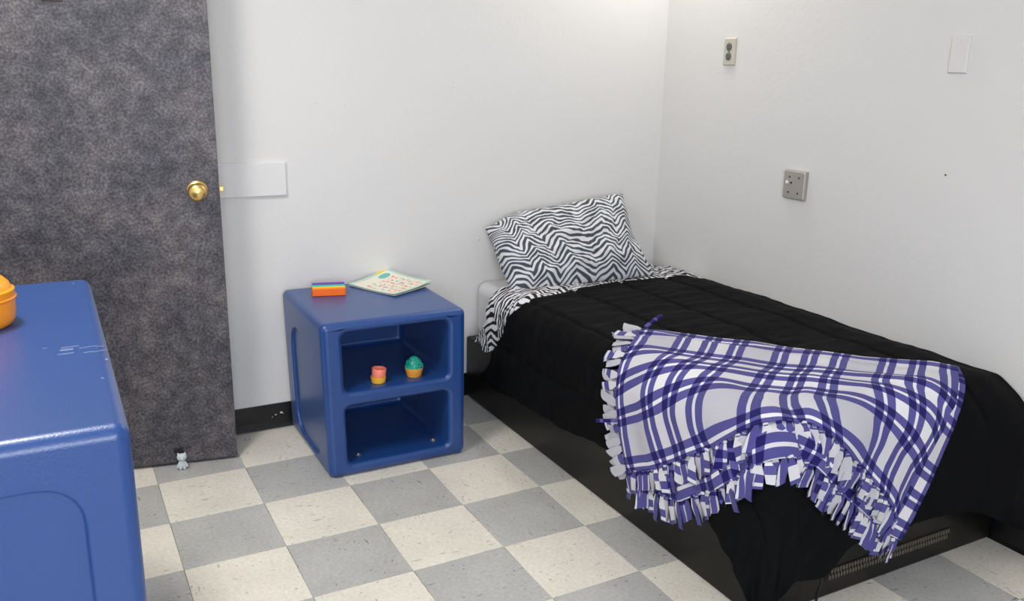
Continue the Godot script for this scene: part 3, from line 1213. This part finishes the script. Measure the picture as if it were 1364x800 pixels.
# ==================================================================== blue molded furniture
func nightstand() -> void:
	var w := 0.556
	var h := 0.588
	var d := 0.552
	var t := base("nightstand", Vector3(0.820, 0, -0.036), "blue molded plastic nightstand with two open shelves beside the bed", "nightstand")
	var mb := MB.new()
	var r := 0.026
	rbox(mb, Vector3(0, h / 2, 0), Vector3(w, h, d), r, 4, ["+z", "-x", "+x"])
	var x1 := w / 2 - r
	var y0 := r
	var y1 := h - r
	var ym := 0.297
	var zf := d / 2
	recess(mb, Vector3(0, 0, zf), Vector3.RIGHT, Vector3.UP, Vector3.BACK, [-x1, ym, x1, y1], [-0.203, 0.325, 0.207, 0.550], 0.022, 0.50, 0.018, 0.02)
	recess(mb, Vector3(0, 0, zf), Vector3.RIGHT, Vector3.UP, Vector3.BACK, [-x1, y0, x1, ym], [-0.203, 0.046, 0.207, 0.272], 0.022, 0.50, 0.018, 0.02)
	var z1 := d / 2 - r
	for s in [-1.0, 1.0]:
		recess(mb, Vector3(s * w / 2, 0, 0), Vector3.BACK, Vector3.UP, Vector3(s, 0, 0), [-z1, y0, z1, y1], [-0.17, 0.032, 0.17, 0.48], 0.09, 0.012, 0.006, 0.005)
	mb.warp(func(p: Vector3) -> Vector3: return Vector3(p.x + (0.016 * (1.0 - p.y / h) * clampf((0.05 - p.x) / 0.3, 0, 1)), p.y, p.z))
	put("cabinet", mb.done(), M.blue, t)
	for x in [-0.133, 0.171]:
		var b := put("floor_bolt", lathe_mesh([Vector2(0.012, 0.0), Vector2(0.012, 0.002), Vector2(0.006, 0.0025), Vector2(0.005, 0.006), Vector2(0.0, 0.0065)], 12), M.steel, t, Transform3D(Basis(), Vector3(x, 0.046, 0.203)))
		b.set_meta("label", "small steel bolt")


func dresser() -> void:
	var w := 0.548
	var h := 0.950
	var d := 1.0
	var t := base("dresser", Vector3(-0.446, 0, 1.270), "tall blue molded plastic dresser in the left foreground", "dresser")
	var mb := MB.new()
	var r := 0.022
	rbox(mb, Vector3(0, h / 2, 0), Vector3(w, h, d), r, 4, ["+z", "+x", "-z"])
	var x1 := w / 2 - r
	var y0 := r
	var y1 := h - r
	for s in [-1.0, 1.0]:
		recess(mb, Vector3(0, 0, s * d / 2), Vector3.RIGHT, Vector3.UP, Vector3(0, 0, s), [-x1, y0, x1, y1], [-0.205, 0.08, 0.200, 0.868], 0.06, 0.010, 0.006, 0.004)
	var z1 := d / 2 - r
	var ys := [y0, 0.325, 0.625, y1]
	for k in 3:
		recess(mb, Vector3(w / 2, 0, 0), Vector3.BACK, Vector3.UP, Vector3.RIGHT, [-z1, ys[k], z1, ys[k + 1]], [-0.42, ys[k] + 0.028, 0.42, ys[k + 1] - 0.028], 0.022, 0.45, 0.018, 0.02)
	put("cabinet", mb.done(), M.blue, t)
	# pale rubbed scratches on the top
	for e in [[-0.236, 1.336, 0.030, 0.004, 0.05], [-0.242, 1.352, 0.022, 0.010, 0.0], [-0.244, 1.376, 0.026, 0.005, 0.04], [-0.205, 1.350, 0.034, 0.003, 0.12], [-0.207, 1.383, 0.018, 0.004, 0.1], [-0.186, 1.356, 0.016, 0.003, 0.15], [-0.188, 1.384, 0.022, 0.003, 0.15], [-0.181, 1.44, 0.004, 0.010, 0.0], [-0.278, 1.326, 0.008, 0.003, 0.0], [-0.194, 1.54, 0.005, 0.006, 0.3], [-0.210, 0.82, 0.006, 0.005, 0.0]]:
		put("scratch", box_mesh(Vector3(e[2], 0.0004, e[3]), 0.0002, Vector3.ZERO, 1), M.scratch, t, Transform3D(Basis(Vector3.UP, e[4]), Vector3(e[0] + 0.446, 0.95005, e[1] - 1.270)))


# ==================================================================== electrical plates on the right wall
func on_right_wall(y: float, z: float) -> Transform3D:  # local x runs along +z of the room, local z points off the wall
	return Transform3D(Basis(Vector3(0, 0, 1), Vector3.UP, Vector3(-1, 0, 0)), Vector3(XR, y, z))


func plate(w: float, h: float, th: float) -> ArrayMesh:
	var mb := MB.new()
	var rings := []
	for e in [[0.0, 0.0, 1.0], [0.0, th * 0.35, 1.0], [0.002, th * 0.8, 0.7], [0.005, th, 0.25], [0.006, th, 0.0]]:
		var ring := []
		for q in rrect(-w / 2 + e[0], -h / 2 + e[0], w / 2 - e[0], h / 2 - e[0], 0.004, 3):
			ring.append(mb.v(Vector3(q[0].x, q[0].y, e[1]), Vector3(q[1].x * e[2], q[1].y * e[2], 1.0 - e[2] * 0.99)))
		rings.append(ring)
	mb.join(rings)
	var c := mb.v(Vector3(0, 0, th), Vector3.BACK)
	for i in rings[4].size():
		mb.tri(c, rings[4][i], rings[4][(i + 1) % rings[4].size()])
	return mb.done()


func disc(r: float, h: float) -> ArrayMesh:
	return lathe_mesh([Vector2(r, 0), Vector2(r, h * 0.6), Vector2(r * 0.85, h), Vector2(0, h)], 16)


func outlet() -> void:
	var xf := on_right_wall(1.537, 0.117)
	var t := base("wall_outlet", xf.origin, "beige outlet plate with two dark grey sockets high on the right wall", "outlet")
	t.basis = xf.basis
	put("cover_plate", plate(0.070, 0.114, 0.010), M.beige_plate, t)
	for y in [0.0195, -0.0195]:
		var s := put("socket", lathe_mesh([Vector2(0.0168, 0.0), Vector2(0.0168, 0.003), Vector2(0.0155, 0.004), Vector2(0, 0.004)], 20), M.socket, t, Transform3D(Basis(Vector3.RIGHT, PI / 2), Vector3(0, y, 0.009)))
		for e in [Vector3(-0.006, 0.004, -0.004), Vector3(0.006, 0.004, -0.004)]:
			put("slot", box_mesh(Vector3(0.0025, 0.0015, 0.009), 0.0004), M.dark, s, Transform3D(Basis(), e))
		put("slot", box_mesh(Vector3(0.005, 0.0015, 0.005), 0.0006), M.dark, s, Transform3D(Basis(), Vector3(0, 0.004, 0.008)))
	put("screw", disc(0.003, 0.0015), M.screw, t, Transform3D(Basis(Vector3.RIGHT, PI / 2), Vector3(0, 0, 0.010)))


func switch_plate() -> void:
	var xf := on_right_wall(1.030, 0.564)
	var t := base("switch_plate", xf.origin, "square brushed steel double plate with small screws on the right wall above the bed", "wall plate")
	t.basis = xf.basis
	put("cover_plate", plate(0.114, 0.114, 0.019), M.steel, t)
	for p in [Vector2(-0.023, 0.030), Vector2(0.026, 0.030), Vector2(-0.023, -0.030), Vector2(0.026, -0.030)]:
		put("screw", disc(0.0042, 0.0016), M.screw, t, Transform3D(Basis(Vector3.RIGHT, PI / 2), Vector3(p.x, p.y, 0.019)))
	put("switch_hole", disc(0.0045, 0.001), M.dark, t, Transform3D(Basis(Vector3.RIGHT, PI / 2), Vector3(-0.012, 0.008, 0.019)))
	tag(put("toggle", box_mesh(Vector3(0.010, 0.014, 0.012), 0.003), M.plate_white, t, Transform3D(Basis(Vector3.RIGHT, -0.5), Vector3(-0.030, 0.008, 0.022))), "small white toggle")


func blank_plate() -> void:
	var xf := on_right_wall(1.528, 1.195)
	var t := base("blank_plate", xf.origin, "plain white blank cover plate near the top right of the right wall", "wall plate")
	t.basis = xf.basis
	put("cover_plate", plate(0.068, 0.117, 0.007), M.plate_white, t)
	for y in [0.042, -0.042]:
		put("screw", disc(0.003, 0.0008), M.plate_white, t, Transform3D(Basis(Vector3.RIGHT, PI / 2), Vector3(0, y, 0.007)))


# ==================================================================== small things
func lidded_bowl() -> void:
	var t := base("lidded_bowl", Vector3(-0.398, 0.950, 1.125), "orange plastic bowl with a domed lid on the tall blue dresser", "bowl")
	put("bowl", lathe_mesh([Vector2(0, 0.0), Vector2(0.058, 0.0), Vector2(0.068, 0.005), Vector2(0.0735, 0.016), Vector2(0.076, 0.034), Vector2(0.0765, 0.054), Vector2(0.079, 0.056), Vector2(0.080, 0.059), Vector2(0.077, 0.062), Vector2(0.0, 0.062)], 48), M.orange, t)
	put("lid", lathe_mesh([Vector2(0.077, 0.0625), Vector2(0.0775, 0.074), Vector2(0.072, 0.077), Vector2(0.069, 0.086), Vector2(0.060, 0.096), Vector2(0.044, 0.104), Vector2(0.022, 0.108), Vector2(0, 0.109)], 48), M.orange, t)


func rainbow_box() -> void:
	var t := base("rainbow_box", Vector3(0.694, 0.588, -0.168), "small rainbow striped box with an orange front on the nightstand", "box", -0.25)
	var w := 0.128
	put("orange_base", box_mesh(Vector3(w, 0.031, 0.078), 0.004, Vector3(0, 0.0155, 0), 2), M.orange_band, t)
	var z := 0.037
	for e in [["yellow_band", M.yellow, 0.010], ["teal_band", M.teal, 0.028], ["blue_band", M.navy, 0.016], ["violet_band", M.violet, 0.020]]:
		put(e[0], box_mesh(Vector3(w - 0.003, 0.007, e[2]), 0.0018, Vector3(0, 0.0335, z - e[2] / 2), 2), e[1], t)
		z -= e[2]


func booklet() -> void:
	var t := base("booklet", Vector3(0.953, 0.589, -0.181), "cream booklet with orange pictures and curled edges on the nightstand", "booklet", 0.443)
	var nu := 16
	var nv := 12
	var w := 0.216
	var d := 0.262
	for e in [[0.0045, M.print, "cover", 0.0], [0.0010, M.paper, "page", 0.004]]:
		var pts := PackedVector3Array()
		var uvs := PackedVector2Array()
		for j in nv + 1:
			for i in nu + 1:
				var u := float(i) / nu
				var v := float(j) / nv
				var curl := 0.014 * pow(u, 2.5) + 0.006 * pow(1.0 - v, 3.0) + 0.016 * pow(1.0 - v, 2.0) * pow(u, 2.0) + 0.006 * pow(v, 4.0)
				pts.append(Vector3((u - 0.5) * w, e[0] + curl * (1.0 if e[3] == 0.0 else 0.55), (v - 0.5) * d))
				uvs.append(Vector2(u, v))
		put(e[2], shell(nu, nv, pts, uvs, 0.0009, -1.0), e[1], t)


func toy_cup() -> void:
	var t := base("toy_cup", Vector3(0.770, 0.325, 0.176), "tiny pink toy cup set in a yellow cup on the nightstand's upper shelf", "toy")
	put("yellow_cup", lathe_mesh([Vector2(0, 0), Vector2(0.023, 0.0), Vector2(0.0255, 0.002), Vector2(0.0285, 0.024), Vector2(0.0270, 0.0245), Vector2(0.0245, 0.006), Vector2(0, 0.005)], 32), M.toy_yellow, t)
	put("pink_cup", lathe_mesh([Vector2(0, 0.0), Vector2(0.0232, 0.0), Vector2(0.0245, 0.002), Vector2(0.0265, 0.044), Vector2(0.0258, 0.0452), Vector2(0.0240, 0.0445), Vector2(0.0222, 0.006), Vector2(0, 0.005)], 32), M.pink, t, Transform3D(Basis(Vector3.BACK, -0.10), Vector3(-0.0005, 0.0095, 0)))


func toy_cupcake() -> void:
	var t := base("toy_cupcake", Vector3(0.914, 0.325, 0.168), "toy cupcake with green sprinkled dome on the nightstand's upper shelf", "toy")
	var mb := MB.new()
	var n := 56
	var rings := []
	for e in [[0.0, 0.0, 1.0], [0.024, 0.0, 1.0], [0.0265, 0.002, 0.3], [0.0350, 0.035, 0.2], [0.0340, 0.036, -1.0]]:
		var ring := []
		for i in n:
			var a := TAU * i / n
			var rr: float = e[0] + (0.0007 if i % 2 == 0 else -0.0004) * (1.0 if e[0] > 0.02 else 0.0)
			ring.append(mb.v(Vector3(cos(a) * rr, e[1], sin(a) * rr), Vector3(cos(a), -e[2], sin(a))))
		rings.append(ring)
	mb.join(rings)
	put("cake_cup", mb.done(), M.toy_orange, t)
	var dome := put("dome", lathe_mesh([Vector2(0.0, 0.030), Vector2(0.0335, 0.032), Vector2(0.0338, 0.037), Vector2(0.0315, 0.047), Vector2(0.0265, 0.058), Vector2(0.019, 0.067), Vector2(0.014, 0.071), Vector2(0.011, 0.076), Vector2(0.006, 0.0785), Vector2(0, 0.079)], 40), M.toy_green, t)
	var sp := MB.new()
	var r := RandomNumberGenerator.new()
	r.seed = 3
	for k in 110:
		var y := lerpf(0.038, 0.077, pow(r.randf(), 1.4))
		var a := r.randf() * TAU
		var rr := along([[0.037, 0.0338], [0.047, 0.0315], [0.058, 0.0265], [0.067, 0.019], [0.071, 0.014], [0.076, 0.011], [0.0785, 0.006]], y)
		var c := Vector3(cos(a) * rr, y, sin(a) * rr)
		rbox(sp, c, Vector3(0.0036, 0.0026, 0.0028), 0.001, 1)
	tag(put("sprinkles", sp.done(), M.sprinkle, dome), "", "", "", "stuff")


func cat_figure() -> void:
	var t := base("cat_figurine", Vector3(0.096, 0, -0.088), "tiny pale grey cat figurine standing on the floor at the door's foot", "figurine", -0.1)
	var caps := [
		[Vector3(0, 0.018, 0), Vector3(0, 0.032, 0), 0.0125, 0.010],
		[Vector3(-0.004, 0.048, 0), Vector3(0.004, 0.048, 0), 0.0135, 0.0135],
		[Vector3(-0.010, 0.056, 0), Vector3(-0.0135, 0.0665, 0), 0.0052, 0.0014],
		[Vector3(0.010, 0.056, 0), Vector3(0.0135, 0.0665, 0), 0.0052, 0.0014],
		[Vector3(-0.009, 0.026, 0.003), Vector3(-0.0165, 0.013, 0.005), 0.0052, 0.0046],
		[Vector3(0.009, 0.026, 0.003), Vector3(0.0165, 0.013, 0.005), 0.0052, 0.0046],
		[Vector3(-0.0055, 0.014, 0.003), Vector3(-0.007, 0.0052, 0.007), 0.0062, 0.0052],
		[Vector3(0.0055, 0.014, 0.003), Vector3(0.007, 0.0052, 0.007), 0.0062, 0.0052],
		[Vector3(0, 0.0445, 0.010), Vector3(0, 0.0445, 0.012), 0.0055, 0.0045]]
	put("body", blob(caps, Vector3(-0.027, -0.004, -0.021), Vector3(0.027, 0.074, 0.024), 0.0021, 0.004), M.cat, t)
	for x in [-0.0062, 0.0062]:
		put("eye", lathe_mesh([Vector2(0.0016, 0), Vector2(0.0011, 0.0008), Vector2(0, 0.001)], 8), M.dark, t, Transform3D(Basis(Vector3.RIGHT, PI / 2), Vector3(x, 0.0505, 0.0126)))
